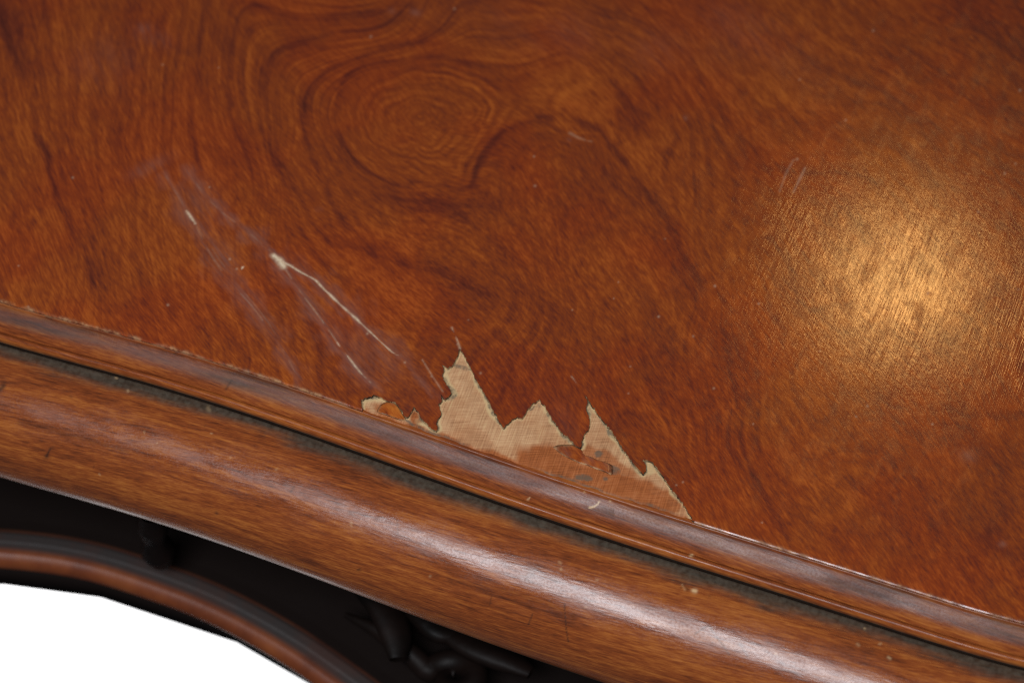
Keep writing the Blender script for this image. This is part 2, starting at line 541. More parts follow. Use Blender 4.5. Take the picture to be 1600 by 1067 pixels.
def lic(src, n, step=1.0):
    acc = src.copy(); wsum = 1.0
    for sg in (-1, 1):
        x = IX.copy(); y = IY.copy(); px_, py_ = DX * sg, DY * sg
        for i in range(n):
            x += px_ * step; y += py_ * step
            xi = np.clip(np.rint(x), 0, gw - 1).astype(np.int32); yi = np.clip(np.rint(y), 0, gh - 1).astype(np.int32)
            ddx, ddy = DX[yi, xi], DY[yi, xi]
            f = np.sign(ddx * px_ + ddy * py_); f[f == 0] = 1
            px_, py_ = ddx * f, ddy * f
            wk = 1.0 - (i + 1) / (n + 1.0)
            acc += bil(src, x, y) * wk; wsum += wk
    return acc / wsum


L_fine = norm(lic(rng.standard_normal((gh, gw)), 5))
L_mid = norm(lic(blur(rng.standard_normal((gh, gw)), 3), 7))
L_long = norm(lic(blur(rng.standard_normal((gh, gw)), 20), 24, 1.8))

fig = np.zeros(FX.shape)
# growth-ring lines: points, half width, darkness, soft side (+1 / -1) reach
LINES = [
    ([(-20, -40), (10, 50), (37, 130), (60, 220), (90, 300), (125, 375), (142, 415), (140, 480)], 3.5, .30, 1, 14),
    ([(322, -30), (320, 0), (310, 90), (300, 150), (295, 200), (298, 240), (310, 290)], 3.2, .20, 1, 26),
    ([(395, 300), (390, 260), (375, 215), (362, 150), (364, 90), (370, 28), (385, 18), (440, 24), (508, 27), (580, 20), (616, 5), (640, -30)], 3.2, .22, -1, 20),
    ([(440, 290), (425, 240), (413, 200), (410, 150), (416, 100), (440, 68), (512, 54), (571, 47), (607, 34), (634, 9), (650, -20)], 3.2, .24, -1, 14),
    ([(560, 372), (530, 330), (505, 290), (487, 240), (472, 190), (474, 150), (503, 118), (557, 96), (610, 78), (650, 66), (688, 45), (712, 18), (750, 4), (800, -8)], 3.4, .24, -1, 13),
    ([(520, 205), (517, 180), (524, 150), (545, 124), (590, 102), (670, 93), (742, 97), (805, 98), (872, 85), (908, 90), (962, 135), (990, 168), (1040, 200)], 3.4, .20, -1, 18),
    ([(517, 180), (535, 216), (562, 256), (598, 281), (638, 286), (680, 283), (715, 284), (737, 280), (746, 254), (773, 220), (805, 198), (850, 184), (890, 182), (931, 198), (953, 229),
      (980, 265), (1016, 310), (1052, 351), (1090, 420), (1120, 470)], 3.6, .30, -1, 26),
    ([(427, 234), (449, 279), (480, 330), (520, 372), (571, 391), (652, 423), (742, 450), (790, 472)], 3.0, .16, 1, 26),
    ([(1100, 400), (1128, 470), (1140, 560), (1152, 650), (1170, 720), (1196, 780), (1222, 835), (1250, 890)], 4.0, .16, 1, 28),
    ([(1090, -30), (1180, 30), (1280, 95), (1400, 160), (1500, 215), (1640, 280)], 5.0, .13, -1, 30),
    ([(1280, -30), (1400, 60), (1520, 140), (1640, 200)], 4.0, .15, -1, 28),
    ([(905, 10), (990, 40), (1060, 90), (1110, 150), (1160, 230), (1230, 320)], 4.0, .10, -1, 26),
    ([(1330, 590), (1400, 625), (1480, 640), (1640, 660)], 5.0, .13, 1, 22),
    ([(175, 520), (160, 420), (130, 300), (95, 180), (70, 40), (60, -40)], 3.0, .08, 1, 20),
    ([(240, 560), (225, 460), (205, 340), (190, 220), (200, 100), (215, -30)], 3.0, .08, 1, 20),
]
for pts, hw, amt, side, soft in LINES:
    D_, S_, U_, tot = polydist(FX, FY, smooth_line(pts, 8), 60)
    m = D_ < 60
    d = D_[m]; s = S_[m] * side
    vary = 0.75 + 0.25 * np.sin(U_[m] / 37.0 + amt * 60) + 0.12 * np.sin(U_[m] / 11.0)
    fade = sstep(0, 50, U_[m]) * sstep(0, 50, tot - U_[m])
    prof = 0.75 * np.exp(-(d / (hw * 1.35)) ** 2) + 0.6 * np.where(s > 0, np.exp(-d / soft), np.exp(-(d / (hw * 1.2)) ** 2))
    fig[m] -= amt * prof * vary * fade * 0.78
# rings of the burl
RC = np.array([(517, 180), (535, 216), (562, 256), (598, 281), (638, 286), (690, 284), (728, 281), (742, 258), (764, 228), (795, 197), (815, 163), (785, 135), (740, 116), (670, 102),
               (600, 108), (548, 130), (523, 155)], float)
kc = np.array([655.0, 183.0])
ang = np.arctan2(RC[:, 1] - kc[1], RC[:, 0] - kc[0]); rad = np.hypot(*(RC - kc).T)
o_ = np.argsort(ang); ang = ang[o_]; rad = rad[o_]
A_ = np.arctan2(FY - kc[1], FX - kc[0])
Rr = np.interp(A_, np.concatenate([ang - 2 * np.pi, ang, ang + 2 * np.pi]), np.tile(rad, 3))
rho = np.hypot(FX - kc[0], FY - kc[1]) / Rr + 0.05 * Noise(34, 21)(FX, FY) + 0.022 * Noise(12, 22)(FX, FY)
rsat = sstep(1.12, 0.85, rho)
ring = np.sin(rho * 2 * np.pi * 8.5 + 1.3 * np.sin(rho * 9) + 0.5 * Noise(30, 26)(FX, FY)) * np.clip(0.75 + 0.4 * Noise(16, 27)(FX, FY), 0.2, 1.3)
ring = np.where(ring > 0, ring ** 1.5, -np.abs(ring) ** 1.1 * 0.7)
rs_amp = 0.55 + 0.45 * np.clip(np.cos(A_ - 0.55), -0.6, 1) + 0.25 * Noise(50, 23)(FX, FY)
fig -= 0.17 * rsat * ring * np.clip(rs_amp, 0.12, 1.3) * sstep(0.02, 0.2, rho)
fig += 0.01 * rsat
LEV = [9, 5, 4, 3, 2, 1.05, 1.0, 2.2, 1.7, 3.6, 4.7, 2.4, 3.0, 8.1, 7.0]
cp, cl = [], []
for (pts, *_r), lv in zip(LINES, LEV):
    q = smooth_line(pts, 40)[::1]
    cp.append(q); cl.append(np.full(len(q), lv, float))
ex = [(655, 183, 0), (620, 190, .25), (700, 185, .3), (650, 140, .4), (640, 235, .5), (740, 160, .6), (872, 255, .65), (900, 380, .2), (945, 520, -.2), (1000, 680, -.6), (1040, 780, -.9), (820, 560, .9), (880, 660, .3), (1150, 640, 1.5), (700, 600, 1.8), (600, 560, 2.4),
      (480, 540, 3.4), (380, 560, 4.6), (300, 480, 5.5), (230, 640, 6.5), (1300, 420, 2.2), (1420, 420, 2.5), (1350, 760, 2.2), (1550, 860, 2.7), (1280, 900, 1.9), (20, 600, 10), (1600, -100, 6), (-150, 200, 10.5), (300, -150, 5.6), (850, -150, 2.8)]
cp.append(np.array([e[:2] for e in ex], float)); cl.append(np.array([e[2] for e in ex], float))
cp = np.vstack(cp) / 400.0; cl = np.concatenate(cl)
tps = lambda r2: 0.5 * r2 * np.log(r2 + 1e-9)
r2_ = ((cp[:, None] - cp[None]) ** 2).sum(-1)
nq = len(cp); Mx = np.zeros((nq + 3, nq + 3)); Mx[:nq, :nq] = tps(r2_) + 0.004 * np.eye(nq); Mx[:nq, nq] = 1; Mx[:nq, nq + 1:] = cp; Mx[nq:, :nq] = Mx[:nq, nq:].T
co_ = np.linalg.solve(Mx, np.concatenate([cl, np.zeros(3)]))
sx, sy = FX[::6, ::6] / 400.0, FY[::6, ::6] / 400.0
ph = co_[nq] + co_[nq + 1] * sx + co_[nq + 2] * sy
for (ax_, ay_), wq in zip(cp, co_[:nq]):
    ph = ph + wq * tps((sx - ax_) ** 2 + (sy - ay_) ** 2)
PH = bil(ph, IX / 6.0, IY / 6.0)
PH = blur(PH, 4) + 0.07 * Noise(60, 24)(FX, FY) + 0.028 * Noise(20, 28)(FX, FY)
PHC = PH * (1 - rsat) + rho * rsat
gm = np.hypot(*np.gradient(PH, GS))
for fq, am, sd in ((3.0, .100, 25), (7.0, .050, 29)):
    fr = PH * fq + 0.5
    fr = fr - np.floor(fr)
    saw = np.exp(-fr * 4.5) + 0.65 * np.exp(-(1 - fr) * 14)
    fig -= am * (saw - 0.3) * sstep(0.26, 0.10, gm * fq) * np.clip(0.75 + 0.55 * Noise(90, sd)(FX, FY), 0.05, 1.5) * (1 - rsat)
# broader patches of darker and lighter wood
PATCH = [(900, 270, 85, 60, 30, -.07), (690, 318, 95, 20, 2, -.16), (700, 425, 140, 34, 18, -.08), (640, 380, 70, 22, 10, .06), (235, 60, 60, 70, 0, -.08), (1570, 40, 130, 70, 38, -.13),
         (1000, 150, 70, 45, 20, -.09), (1110, 560, 40, 140, -12, -.06), (1180, 470, 90, 60, 40, .05), (1240, 610, 60, 170, -10, .05), (1000, 560, 110, 150, -30, -.05), (880, 500, 60, 30, 40, -.06),
         (1420, 740, 160, 90, 35, -.05), (1540, 560, 70, 90, 0, -.07), (1530, 860, 150, 60, 20, -.06), (60, 250, 60, 200, -15, .03), (20, 20, 80, 120, 0, -.08), (1130, 120, 160, 40, 38, .04),
         (1320, 200, 120, 50, 35, .05), (340, 300, 50, 200, 0, .03), (740, 550, 110, 70, 50, -.06), (220, 480, 120, 40, 20, -.04), (1290, 560, 120, 70, 0, .04), (840, 30, 120, 40, 0, -.03),
         (610, 150, 60, 35, 0, .03), (940, 125, 90, 22, 12, .07), (660, 590, 70, 34, 55, -.07), (830, 600, 90, 40, 40, -.06), (960, 640, 90, 34, 50, -.06), (1060, 740, 50, 24, 55, -.05), (120, 480, 160, 60, 15, .04), (860, 150, 40, 20, 0, .06), (560, 430, 90, 40, 50, .05)]
for x_, y_, rx, ry, a_, am in PATCH:
    c, s = math.cos(math.radians(a_)), math.sin(math.radians(a_))
    u = (FX - x_) * c + (FY - y_) * s; w_ = -(FX - x_) * s + (FY - y_) * c
    fig += am * np.exp(-(u / rx) ** 2 - (w_ / ry) ** 2)
wx = 4 * Noise(40, 31)(FX, FY) + 0.9 * Noise(13, 32)(FX, FY); wy = 4 * Noise(40, 33)(FX, FY) + 0.9 * Noise(13, 34)(FX, FY)
fig = bil(fig, IX + wx / GS, IY + wy / GS)
mott = Noise(45, 41)(FX, FY) * 0.5 + Noise(19, 42)(FX, FY) * 0.5
calm = 1.0 - 0.35 * rsat - 0.30 * np.exp(-((FX - 560) / 330) ** 2 - ((FY - 90) / 190) ** 2)
TONE = 0.49 + fig + calm * (0.020 * L_fine + 0.020 * L_mid + 0.026 * L_long) + 0.022 * mott


CALM = np.clip(1.0 - 0.45 * np.exp(-((FX - 600) / 330) ** 2 - ((FY - 60) / 200) ** 2), 0, 1)


def field(F, px, py):
    return bil(F, (px - GX0) / GS, (py - GY0) / GS)


# ------------------------------------------------------------------ the broken-out corner of the veneer
BREAK = [(566, 641), (564, 626), (569, 622.5), (580, 619.4), (583, 616.3), (595, 620.6), (602.5, 624.4), (607.5, 628), (617.5, 627.5), (622.5, 635), (627.5, 641),
         (632.5, 650), (636.3, 652.5), (640, 648.8), (643.8, 640), (647, 635), (651.3, 641.3), (660, 655), (668.8, 663.8), (678.8, 671.9), (681.3, 672.5), (683.8, 668.8),
         (681.3, 661.3), (683.8, 655), (689.4, 647.5), (686.3, 636.3), (684.4, 631.3), (690, 626.3), (690, 616.5), (694.4, 624), (700, 621.3), (705, 614), (703.8, 609),
         (697.5, 602), (690.5, 588), (694, 578), (692, 569), (699, 576), (708, 569), (715, 555), (719, 545), (731, 565.5), (743, 590), (757, 614.5), (771, 641), (781.5, 662),
         (787, 669), (795.5, 660), (808, 651), (815, 654), (820, 646), (830.5, 632), (843, 624), (851.5, 635.5), (862, 653), (876, 674), (890, 686), (900.5, 697), (907.5, 700),
         (909, 688), (913, 677.5), (920, 670.5), (921.5, 658), (916, 639), (918, 628.5), (914, 618), (923, 630), (935.5, 649.5), (953, 670.5), (967, 691.5), (981, 712.5),
         (995, 730), (1004, 740.5), (1009, 737), (1009, 726.5), (1004, 718.5), (1013, 718), (1021, 723), (1033.5, 740.5), (1047.5, 761.5), (1065, 784), (1084, 814)]
bp = [np.array(BREAK[0], float)]
for a, b in zip(BREAK[:-1], BREAK[1:]):
    a = np.array(a, float); b = np.array(b, float); L = np.hypot(*(b - a)); n = max(1, int(L / 3.0))
    nv = np.array([-(b - a)[1], (b - a)[0]]) / L
    for i in range(1, n + 1):
        j = rng.normal(0, 0.55) if i < n else rng.normal(0, 0.25)
        bp.append(a + (b - a) * i / n + nv * j)
BLINE = np.array(bp)
HOLE = np.vstack([BLINE, [(1092, 850), (1000, 850), (556, 690)]])

root = bpy.data.objects.new('antique_table', None)
link(root, None, label='antique reddish brown wooden table top with chipped veneer along its thick rounded edge', category='table')

MV = veneer_material()
rows = np.concatenate([np.linspace(0, 1, 500), 1 + np.linspace(0, 1, 50)[1:] ** 1.6 * 3.2])
ev = edge_y(XS)
PX = np.repeat(XS[None], len(rows), 0)
PY = ev[None] + (-40.0 - ev[None]) * rows[:, None]
PY = np.where(rows[:, None] > 1, -40 - (rows[:, None] - 1) * 460, PY)
nr, nc = PX.shape
px = PX.ravel().copy(); py = PY.ravel().copy()
# pull the vertices nearest the break onto it
m = (px > 550) & (px < 1100) & (py > 530) & (py < 830)
idx = np.nonzero(m)[0]
best = np.full(len(idx), 1e9); bx = np.zeros(len(idx)); by = np.zeros(len(idx))
for (x0, y0), (x1, y1) in zip(BLINE[:-1], BLINE[1:]):
    L2 = (x1 - x0) ** 2 + (y1 - y0) ** 2 + 1e-9
    t = np.clip(((px[idx] - x0) * (x1 - x0) + (py[idx] - y0) * (y1 - y0)) / L2, 0, 1)
    qx = x0 + t * (x1 - x0); qy = y0 + t * (y1 - y0)
    d = np.hypot(px[idx] - qx, py[idx] - qy)
    k = d < best
    best[k] = d[k]; bx[k] = qx[k]; by[k] = qy[k]
sn = best < 0.75
px[idx[sn]] = bx[sn]; py[idx[sn]] = by[sn]
bdist = np.full(len(px), 99.0); bdist[idx] = best
F = grid_faces(nr, nc)
fx = px[F].mean(1); fy = py[F].mean(1)
nb = (fx > 550) & (fx < 1100) & (fy > 530) & (fy < 860)
kill = np.zeros(len(F), bool); kill[nb] = inside(fx[nb], fy[nb], HOLE)
F = F[~kill]

haze = np.zeros(len(px)); raw = np.zeros(len(px)); lift = np.zeros(len(px)); grey = np.zeros(len(px))
n12 = Noise(7, 51)(px, py); n30 = Noise(26, 52)(px, py); n5 = Noise(4, 53)(px, py)


def stroke(pts, hw, reach=None):
    reach = reach or hw * 4 + 4
    return polydist(px, py, smooth_line(pts, 5), reach)


def add(arr, d, hw, amt, broken=0.0, U=None):
    g = np.exp(-(d / (hw * np.clip(1 + 0.35 * n12, 0.4, 1.8))) ** 2) * amt
    if broken:
        g = g * sstep(-0.3, 0.5, n12 + (1 - broken) * 1.6 - 0.4)
    np.maximum(arr, g, out=arr)


C1 = [(437, 408), (452, 415), (470, 426), (492, 438), (506, 452), (530, 475), (560, 502), (590, 530), (612, 550), (623, 556)]
C1b = [(630, 563), (640, 575), (650, 588), (660, 599), (674, 620)]
C2 = [(440, 412), (455, 435), (470, 457), (495, 490), (515, 518), (530, 540), (548, 563), (563, 582), (582, 602)]
C3 = [(292, 330), (302, 345), (312, 365), (332, 402), (360, 440), (395, 480), (410, 500)]
C4 = [(296, 272), (320, 305), (345, 330), (390, 365), (434, 402)]
C5 = [(260, 276), (285, 318), (320, 372), (365, 436), (420, 505), (450, 560), (465, 590)]
d = stroke(C1, 2.0, 60)[0]
add(raw, d * (1 + 0.35 * n30), 1.0, 0.85, 0.0); raw *= np.clip(0.82 + 0.35 * n12, 0.25, 1); add(haze, d, 17, 0.45); add(lift, d, 9, 1.0)
d = stroke(C1b, 1.5, 40)[0]
add(raw, d, 1.1, 0.8, 0.7); add(haze, d, 9, 0.35)
d, _, U, _ = stroke(C2, 1.5, 40)
add(raw, d, 1.0, 0.22, 0.6); add(raw, np.where(U > 150, d, 99), 1.0, 0.6, 0.7); add(haze, d, 14, 0.5); add(lift, d, 7, 0.7)
d, _, U, _ = stroke(C3, 1.5, 40)
add(raw, np.where(U < 25, d, 99), 2.0, 0.8, 0.2); add(raw, d, 0.9, 0.12, 0.7); add(haze, d, 16, 0.42)
d = stroke(C4, 1.5, 60)[0]
add(raw, d, 0.9, 0.12, 0.5); add(haze, d, 12, 0.48)
d = stroke(C5, 1.5, 60)[0]
add(haze, d, 13, 0.38); add(raw, d, 0.9, 0.08, 0.6)
d = stroke([(428, 400), (437, 407), (443, 416)], 4, 30)[0]
add(raw, d, 4.2, 1.0)
for pts, hw, am in (([(660, 562), (676, 588), (692, 612)], 1.2, .22), ([(706, 512), (713, 528), (719, 545)], 1.3, .4), ([(893, 588), (905, 604), (915, 620)], 1.1, .35),
                    ([(1240, 250), (1228, 272), (1218, 300)], 1.2, .16), ([(1240, 300), (1252, 275), (1266, 246)], 1.2, .25), ([(890, 208), (905, 216), (925, 222)], 1.2, .2)):
    d = stroke(pts, hw, 14)[0]; add(raw, d, hw, am, 0.2)
for x_, y_, rx, ry, a_, am in [(226, 46, 14, 9, 0, .55), (238, 58, 30, 14, 20, .3), (238, 258, 30, 10, -25, .45), (600, 560, 60, 22, 48, .30), (700, 640, 60, 16, 58, .22), (350, 400, 60, 16, 55, .30),
                               (965, 60, 190, 36, 8, .12), (650, 20, 10, 6, 0, .3), (612, 18, 6, 5, 0, .35), (498, 327, 6, 4, 0, .5), (1072, 184, 4, 4, 0, .7), (890, 218, 4, 4, 0, .55), (1512, 712, 14, 10, 0, .3),  # broad faint patches along the top: reflected sheen put into the colour
                               (1566, 850, 6, 5, 0, .4), (870, 660, 40, 30, 58, .2), (310, 320, 30, 40, -30, .25), (560, 545, 110, 20, 52, .24), (1180, 60, 120, 40, 30, .10), (160, 100, 60, 40, 0, .1), (520, 470, 40, 10, 45, .3)]:
    c, s = math.cos(math.radians(a_)), math.sin(math.radians(a_))
    u = (px - x_) * c + (py - y_) * s; w_ = -(px - x_) * s + (py - y_) * c
    np.maximum(haze, am * np.exp(-(u / rx) ** 2 - (w_ / ry) ** 2) * np.clip(1 + 0.4 * n30, 0.3, 1.6), out=haze)
# pin-prick specks
for _ in range(90):
    x_, y_ = rng.uniform(0, 1600), rng.uniform(0, 900)
    rr_ = rng.uniform(1.0, 2.0); q = np.hypot(px - x_, py - y_) if False else None
spx = rng.uniform(0, 1600, 70); spy = rng.uniform(0, 930, 70); spr = rng.uniform(1.0, 1.9, 70)
for x_, y_, r_ in zip(spx, spy, spr):
    mm = (np.abs(px - x_) < 6) & (np.abs(py - y_) < 6)
    raw[mm] = np.maximum(raw[mm], 0.32 * np.exp(-((px[mm] - x_) ** 2 + (py[mm] - y_) ** 2) / r_ ** 2))
de = edge_y(px) - py                                           # px from the front edge
haze = np.clip(haze * 1.35, 0, 0.85)
worn = np.exp(-(de / 3.2) ** 2) * np.clip(0.30 + 0.22 * n12, 0, 1)
haze = np.maximum(haze, worn * 0.35)
z = -0.00038 * np.clip(1 - de / 3.6, 0, 1) ** 2
z += 0.00022 * lift - 0.00025 * np.clip(raw - 0.3, 0, 1)
z += 0.00010 * np.exp(-(bdist / 12) ** 2) * np.clip(0.6 + 0.5 * n30, 0, 1.5)
tone = field(TONE, px, py); along = field(ALONG, px, py); across = field(ACROSS, px, py); calm_ = field(CALM, px, py); phase = field(PHC, px, py)
ringw = np.clip(0.42 + 0.55 * np.exp(-((px - 520) / 430) ** 2 - ((py - 100) / 230) ** 2), 0, 1)
# outside the surveyed part the boards carry on
along = along + np.minimum(px - GX0, 0) * .6 + np.maximum(px - GX0 - 1990, 0) * .6 + np.minimum(py - GY0, 0) * .8
across = across - np.minimum(px - GX0, 0) * .8 - np.maximum(px - GX0 - 1990, 0) * .8 + np.minimum(py - GY0, 0) * .6
far = (px < GX0 + 5) | (px > GX0 + 1990) | (py < GY0 + 5)
tone[far] = 0.48 + 0.05 * Noise(60, 61, 120)(px, py)[far]
tone = tone - 0.04 * np.exp(-(bdist / 3.0) ** 2)
scr = sstep(960, 1420, px + 0.15 * (py - 400)) * sstep(150, 320, py) * sstep(760, 560, py) * np.clip(0.85 + 0.25 * n30, 0, 1.3)
P = unproject(px, py, 0.0); P[:, 2] += z

# wall round every open edge of the sheet
E = np.concatenate([F[:, [0, 1]], F[:, [1, 2]], F[:, [2, 3]], F[:, [3, 0]]])
key = np.sort(E, 1); key = key[:, 0].astype(np.int64) * len(px) + key[:, 1]
uq, inv, cnt = np.unique(key, return_inverse=True, return_counts=True)
B = E[cnt[inv] == 1]
ids = np.unique(B)
remap = np.full(len(px), -1); remap[ids] = np.arange(len(ids))
n0 = len(px)
# the wall has its own upper row too, so that its colour and normals stay crisp
top = P[ids].copy(); low = P[ids].copy(); low[:, 2] = -VT - 0.0002
W = np.stack([B[:, 1] * 0 + n0 + remap[B[:, 1]], n0 + remap[B[:, 0]], n0 + len(ids) + remap[B[:, 0]], n0 + len(ids) + remap[B[:, 1]]], -1)
used = np.zeros(n0 + 2 * len(ids), bool); AF = np.vstack([F, W]); used[AF.ravel()] = True
newi = np.cumsum(used) - 1
cat = lambda a, v: np.concatenate([a, v, v])[used]
VV = np.vstack([P, top, low])[used]
front = np.clip(de[ids] < 1.0, 0, 1)
edge_attr = np.concatenate([np.clip(worn * 1.1, 0, 0.5), 1.0 - 0.6 * front, 1.0 - 0.4 * front])[used]
mesh_obj('veneer', VV, newi[AF], MV, root,
         {'tone': cat(tone, tone[ids] - 0.05), 'haze': cat(haze, haze[ids]), 'raw': cat(raw, 0 * raw[ids]), 'scratch': cat(scr, 0 * scr[ids]), 'edge': edge_attr, 'along': cat(along, along[ids]), 'across': cat(across, across[ids]), 'calm': cat(calm_, calm_[ids]), 'phase': cat(phase, phase[ids]), 'ringw': cat(ringw, ringw[ids])})

# ------------------------------------------------------------------ the core board under the veneer
MC = core_material()
cx = np.concatenate([np.arange(-1400, 520, 60.0), np.arange(530, 1112, 1.8), np.arange(1160, 3000, 60.0)])
cr = np.concatenate([np.linspace(0, 300, 165), np.linspace(320, 900, 12)])
QX = np.repeat(cx[None], len(cr), 0); QY = edge_y(cx)[None] + 1.5 - cr[:, None]
qx = QX.ravel(); qy = QY.ravel()
dedge = np.full(len(qx), 99.0)
mm = (qx > 540) & (qx < 1105) & (qy > 520) & (qy < 840)
dd = polydist(qx[mm], qy[mm], BLINE, 40)[0]; dedge[mm] = dd
m8 = Noise(7, 71)(qx, qy); m20 = Noise(20, 72)(qx, qy); m3 = Noise(3.4, 73)(qx, qy)


def blob(x_, y_, rx, ry, a_, jit=0.35):
    c, s = math.cos(math.radians(a_)), math.sin(math.radians(a_))
    u = (qx - x_) * c + (qy - y_) * s; w_ = -(qx - x_) * s + (qy - y_) * c
    return sstep(1.25, 0.7, np.hypot(u / rx, w_ / ry) + jit * 0.5 * m20 + jit * 0.4 * m8)


qe = edge_y(qx) - qy
stain = np.maximum.reduce([blob(880, 735, 85, 32, 20) * 0.95, blob(975, 765, 75, 26, 22) * 0.95, blob(940, 720, 50, 16, 25) * 0.8, blob(830, 725, 30, 26, 10) * 0.7, blob(606, 645, 26, 15, 10) * 0.85, blob(650, 652, 14, 10, 30) * 0.95,
                           blob(1050, 790, 34, 16, 30) * 0.45, sstep(11, 3, qe + 2.5 * m8) * 0.95, blob(735, 690, 40, 18, 20) * 0.25, blob(1010, 772, 60, 24, 24) * 0.9, blob(905, 752, 70, 22, 19) * 0.95, blob(948, 722, 62, 12, 25) * 0.75])
glue = np.maximum(sstep(7, 2, dedge + 2.2 * m8) * 0.75, blob(668, 662, 20, 6, 20) * 0.8)
glue = np.maximum(glue, blob(1017, 733, 10, 12, 60) * 0.6) * (qx < 2000)
glue *= 1 - 0.7 * blob(650, 650, 12, 9, 30)
dirt_shade = sstep(3.2, 0.8, dedge + 1.3 * m8 + 0.8 * m3) * 0.85
for a in [(915, 747, 12, 4, 10), (946, 748, 4, 3, 0), (960, 733, 9, 5, 30), (858, 648, 4, 4, 0), (872, 664, 10, 4, 60), (886, 684, 12, 5, 45), (940, 655, 18, 5, 55), (920, 645, 6, 16, 0), (637, 658, 9, 3, 35), (842, 632, 6, 8, 0),
          (714, 572, 18, 3, 15), (985, 720, 26, 3.5, 57), (934, 708, 5, 4, 0), (1006, 722, 5, 6, 0), (830, 640, 16, 3.5, -45), (701, 616, 6, 6, 0)]:
    dirt_shade = np.maximum(dirt_shade, blob(*a, jit=0.8) * 0.8)
dirt_shade = np.maximum(dirt_shade, sstep(4.5, 2.0, np.abs(qe - 2.5) + 1.2 * m8) * sstep(0.1, 1.0, Noise(40, 74)(qx, qy)) * 0.7)
CP = unproject(qx, qy, -VT)
CP[:, 2] += 0.00006 * m8 - 0.00028 * np.clip(1 - qe / 5.0, 0, 1) ** 2 * (qe < 5)
mesh_obj('core_board', CP, grid_faces(*QX.shape), MC, root, {'stain': stain, 'glue': glue, 'dirt_shade': dirt_shade})

# ------------------------------------------------------------------ flakes left lying in the break


def flake(name, outline, thick, tone_, hz, label, tilt=0.0):
    o = smooth_line(list(outline) + [outline[0]], 2.2)[:-1]
    c = o.mean(0)
    K = 7
    ringsv = []; hs = []
    for i in range(K):
        f = 1 - i / (K - 1) * 0.999
        ringsv.append(c + (o - c) * f); hs.append(np.full(len(o), thick * (0.80 + 0.2 * math.sin(min(1, (1 - f) * 3) * math.pi / 2))))
    base = unproject(o[:, 0], o[:, 1], -VT); base[:, 2] = -VT + 0.00002
    R_ = [base]; E_ = [np.ones(len(o)) * 0.9]
    for j, (r_, h_) in enumerate(zip(ringsv, hs)):
        q = unproject(r_[:, 0], r_[:, 1], -VT); q[:, 2] = -VT + h_ + tilt * (r_[:, 1] - c[1]) * 1e-5
        R_.append(q); E_.append(np.full(len(o), 0.7 if j == 0 else (0.15 if j == 1 else 0.0)))
    n = len(o); V = np.vstack(R_)
    fs = []
    for a in range(len(R_) - 1):
        i = np.arange(n); j = (i + 1) % n
        fs.append(np.stack([a * n + i, (a + 1) * n + i, (a + 1) * n + j, a * n + j], -1))
    fs = np.vstack(fs)
    x_, y_ = project(V)
    area_ = (o[:, 0] * np.roll(o[:, 1], -1) - np.roll(o[:, 0], -1) * o[:, 1]).sum()
    if area_ < 0:
        fs = fs[:, ::-1]
    tn = tone_ + 0.10 * Noise(4, 81, 10)(x_, y_) + 0.05 * Noise(2.5, 82)(x_, y_)
    zz = np.zeros(len(V))
    mesh_obj(name, V, fs, MV, root, {'tone': tn, 'haze': np.clip(hz + 0.15 * Noise(6, 83)(x_, y_), 0, 1), 'raw': zz, 'scratch': zz, 'edge': np.concatenate(E_), 'along': x_ * .6 + y_ * .8, 'across': y_ * .6 - x_ * .8, 'calm': zz + 1, 'phase': x_ * .002 + y_ * .004, 'ringw': zz + 0.4}, label=label)


flake('veneer_flake', [(864.5, 698.5), (871, 695.5), (878, 694.8), (890, 694.5), (898.4, 695.9), (905, 700), (909, 704), (913, 711.3), (922, 714), (931.3, 718.6), (945, 723), (956, 728), (957, 735), (956, 742), (950, 740),
                       (943.7, 737), (931, 733), (919, 727.8), (906, 724), (894.2, 718.6), (883, 713), (873.6, 707.2)], 0.00042, 0.60, 0.20, 'thin reddish veneer flake left lying in the bare break', 1.2)
flake('veneer_flake', [(588.8, 643), (592, 637), (598, 631), (607, 628.6), (617, 631.5), (624, 639), (629, 648), (634, 656), (628, 657.5), (615, 653), (602, 648.5), (592, 645.5)], 0.00050, 0.72, 0.0,
      'small rounded orange chip of wood beside the moulding')

# ------------------------------------------------------------------ the cove moulding along the edge
MM = moulding_material('cove_wood', 0.03, 0.28, 0.25)
cove = [(-1.2, -0.98), (-0.25, -0.98), (0.05, -1.05), (0.25, -1.22), (0.42, -1.55)]
for u in np.linspace(0, 1, 16):
    cove.append((0.55 + 7.45 * u, -4.80 + 3.05 * (1 - u) ** 2))
cove += [(8.2, -4.62), (8.4, -4.35), (8.75, -4.08), (9.2, -3.95), (9.65, -4.02), (10.05, -4.32), (10.38, -4.95), (10.50, -5.5), (10.52, -6.2), (10.45, -7.5), (10.4, -9.5)]
cove = dense(cove, 0.30)
V, Fm, s_, t_ = sweep(cove)
mx, my = project(V)
u1 = Noise(16, 91, 5)(mx, my); u2 = Noise(60, 92, 14)(mx, my); u3 = Noise(4, 93)(mx, my)
dcol = np.tile(cove[:, 0], len(EP)); hcol = np.tile(cove[:, 1], len(EP))
hz = np.exp(-((dcol - 2.9) / 2.0) ** 2) * 0.66 * np.clip(1 + 0.12 * u2, 0, 1.4)  # grey band: cool reflection in the hollow, put into the colour
drt_shade = 0.34 * np.exp(-((dcol - 3.4) / 1.8) ** 2) * np.clip(0.8 + 0.3 * u2, 0, 1.5) + 0.55 * np.exp(-((dcol - 10.2) / 0.5) ** 2) * (hcol < -5.3)  # first term repeats the reflection band, second is grime at the bead foot
drt_shade = np.maximum(drt_shade, 0.9 * (hcol < -6.3))  # crevice under the bead: grime and painted shade together
drt_shade = np.maximum(drt_shade, 0.45 * np.exp(-((dcol - 0.3) / 0.25) ** 2) * sstep(-0.2, 0.8, u2))
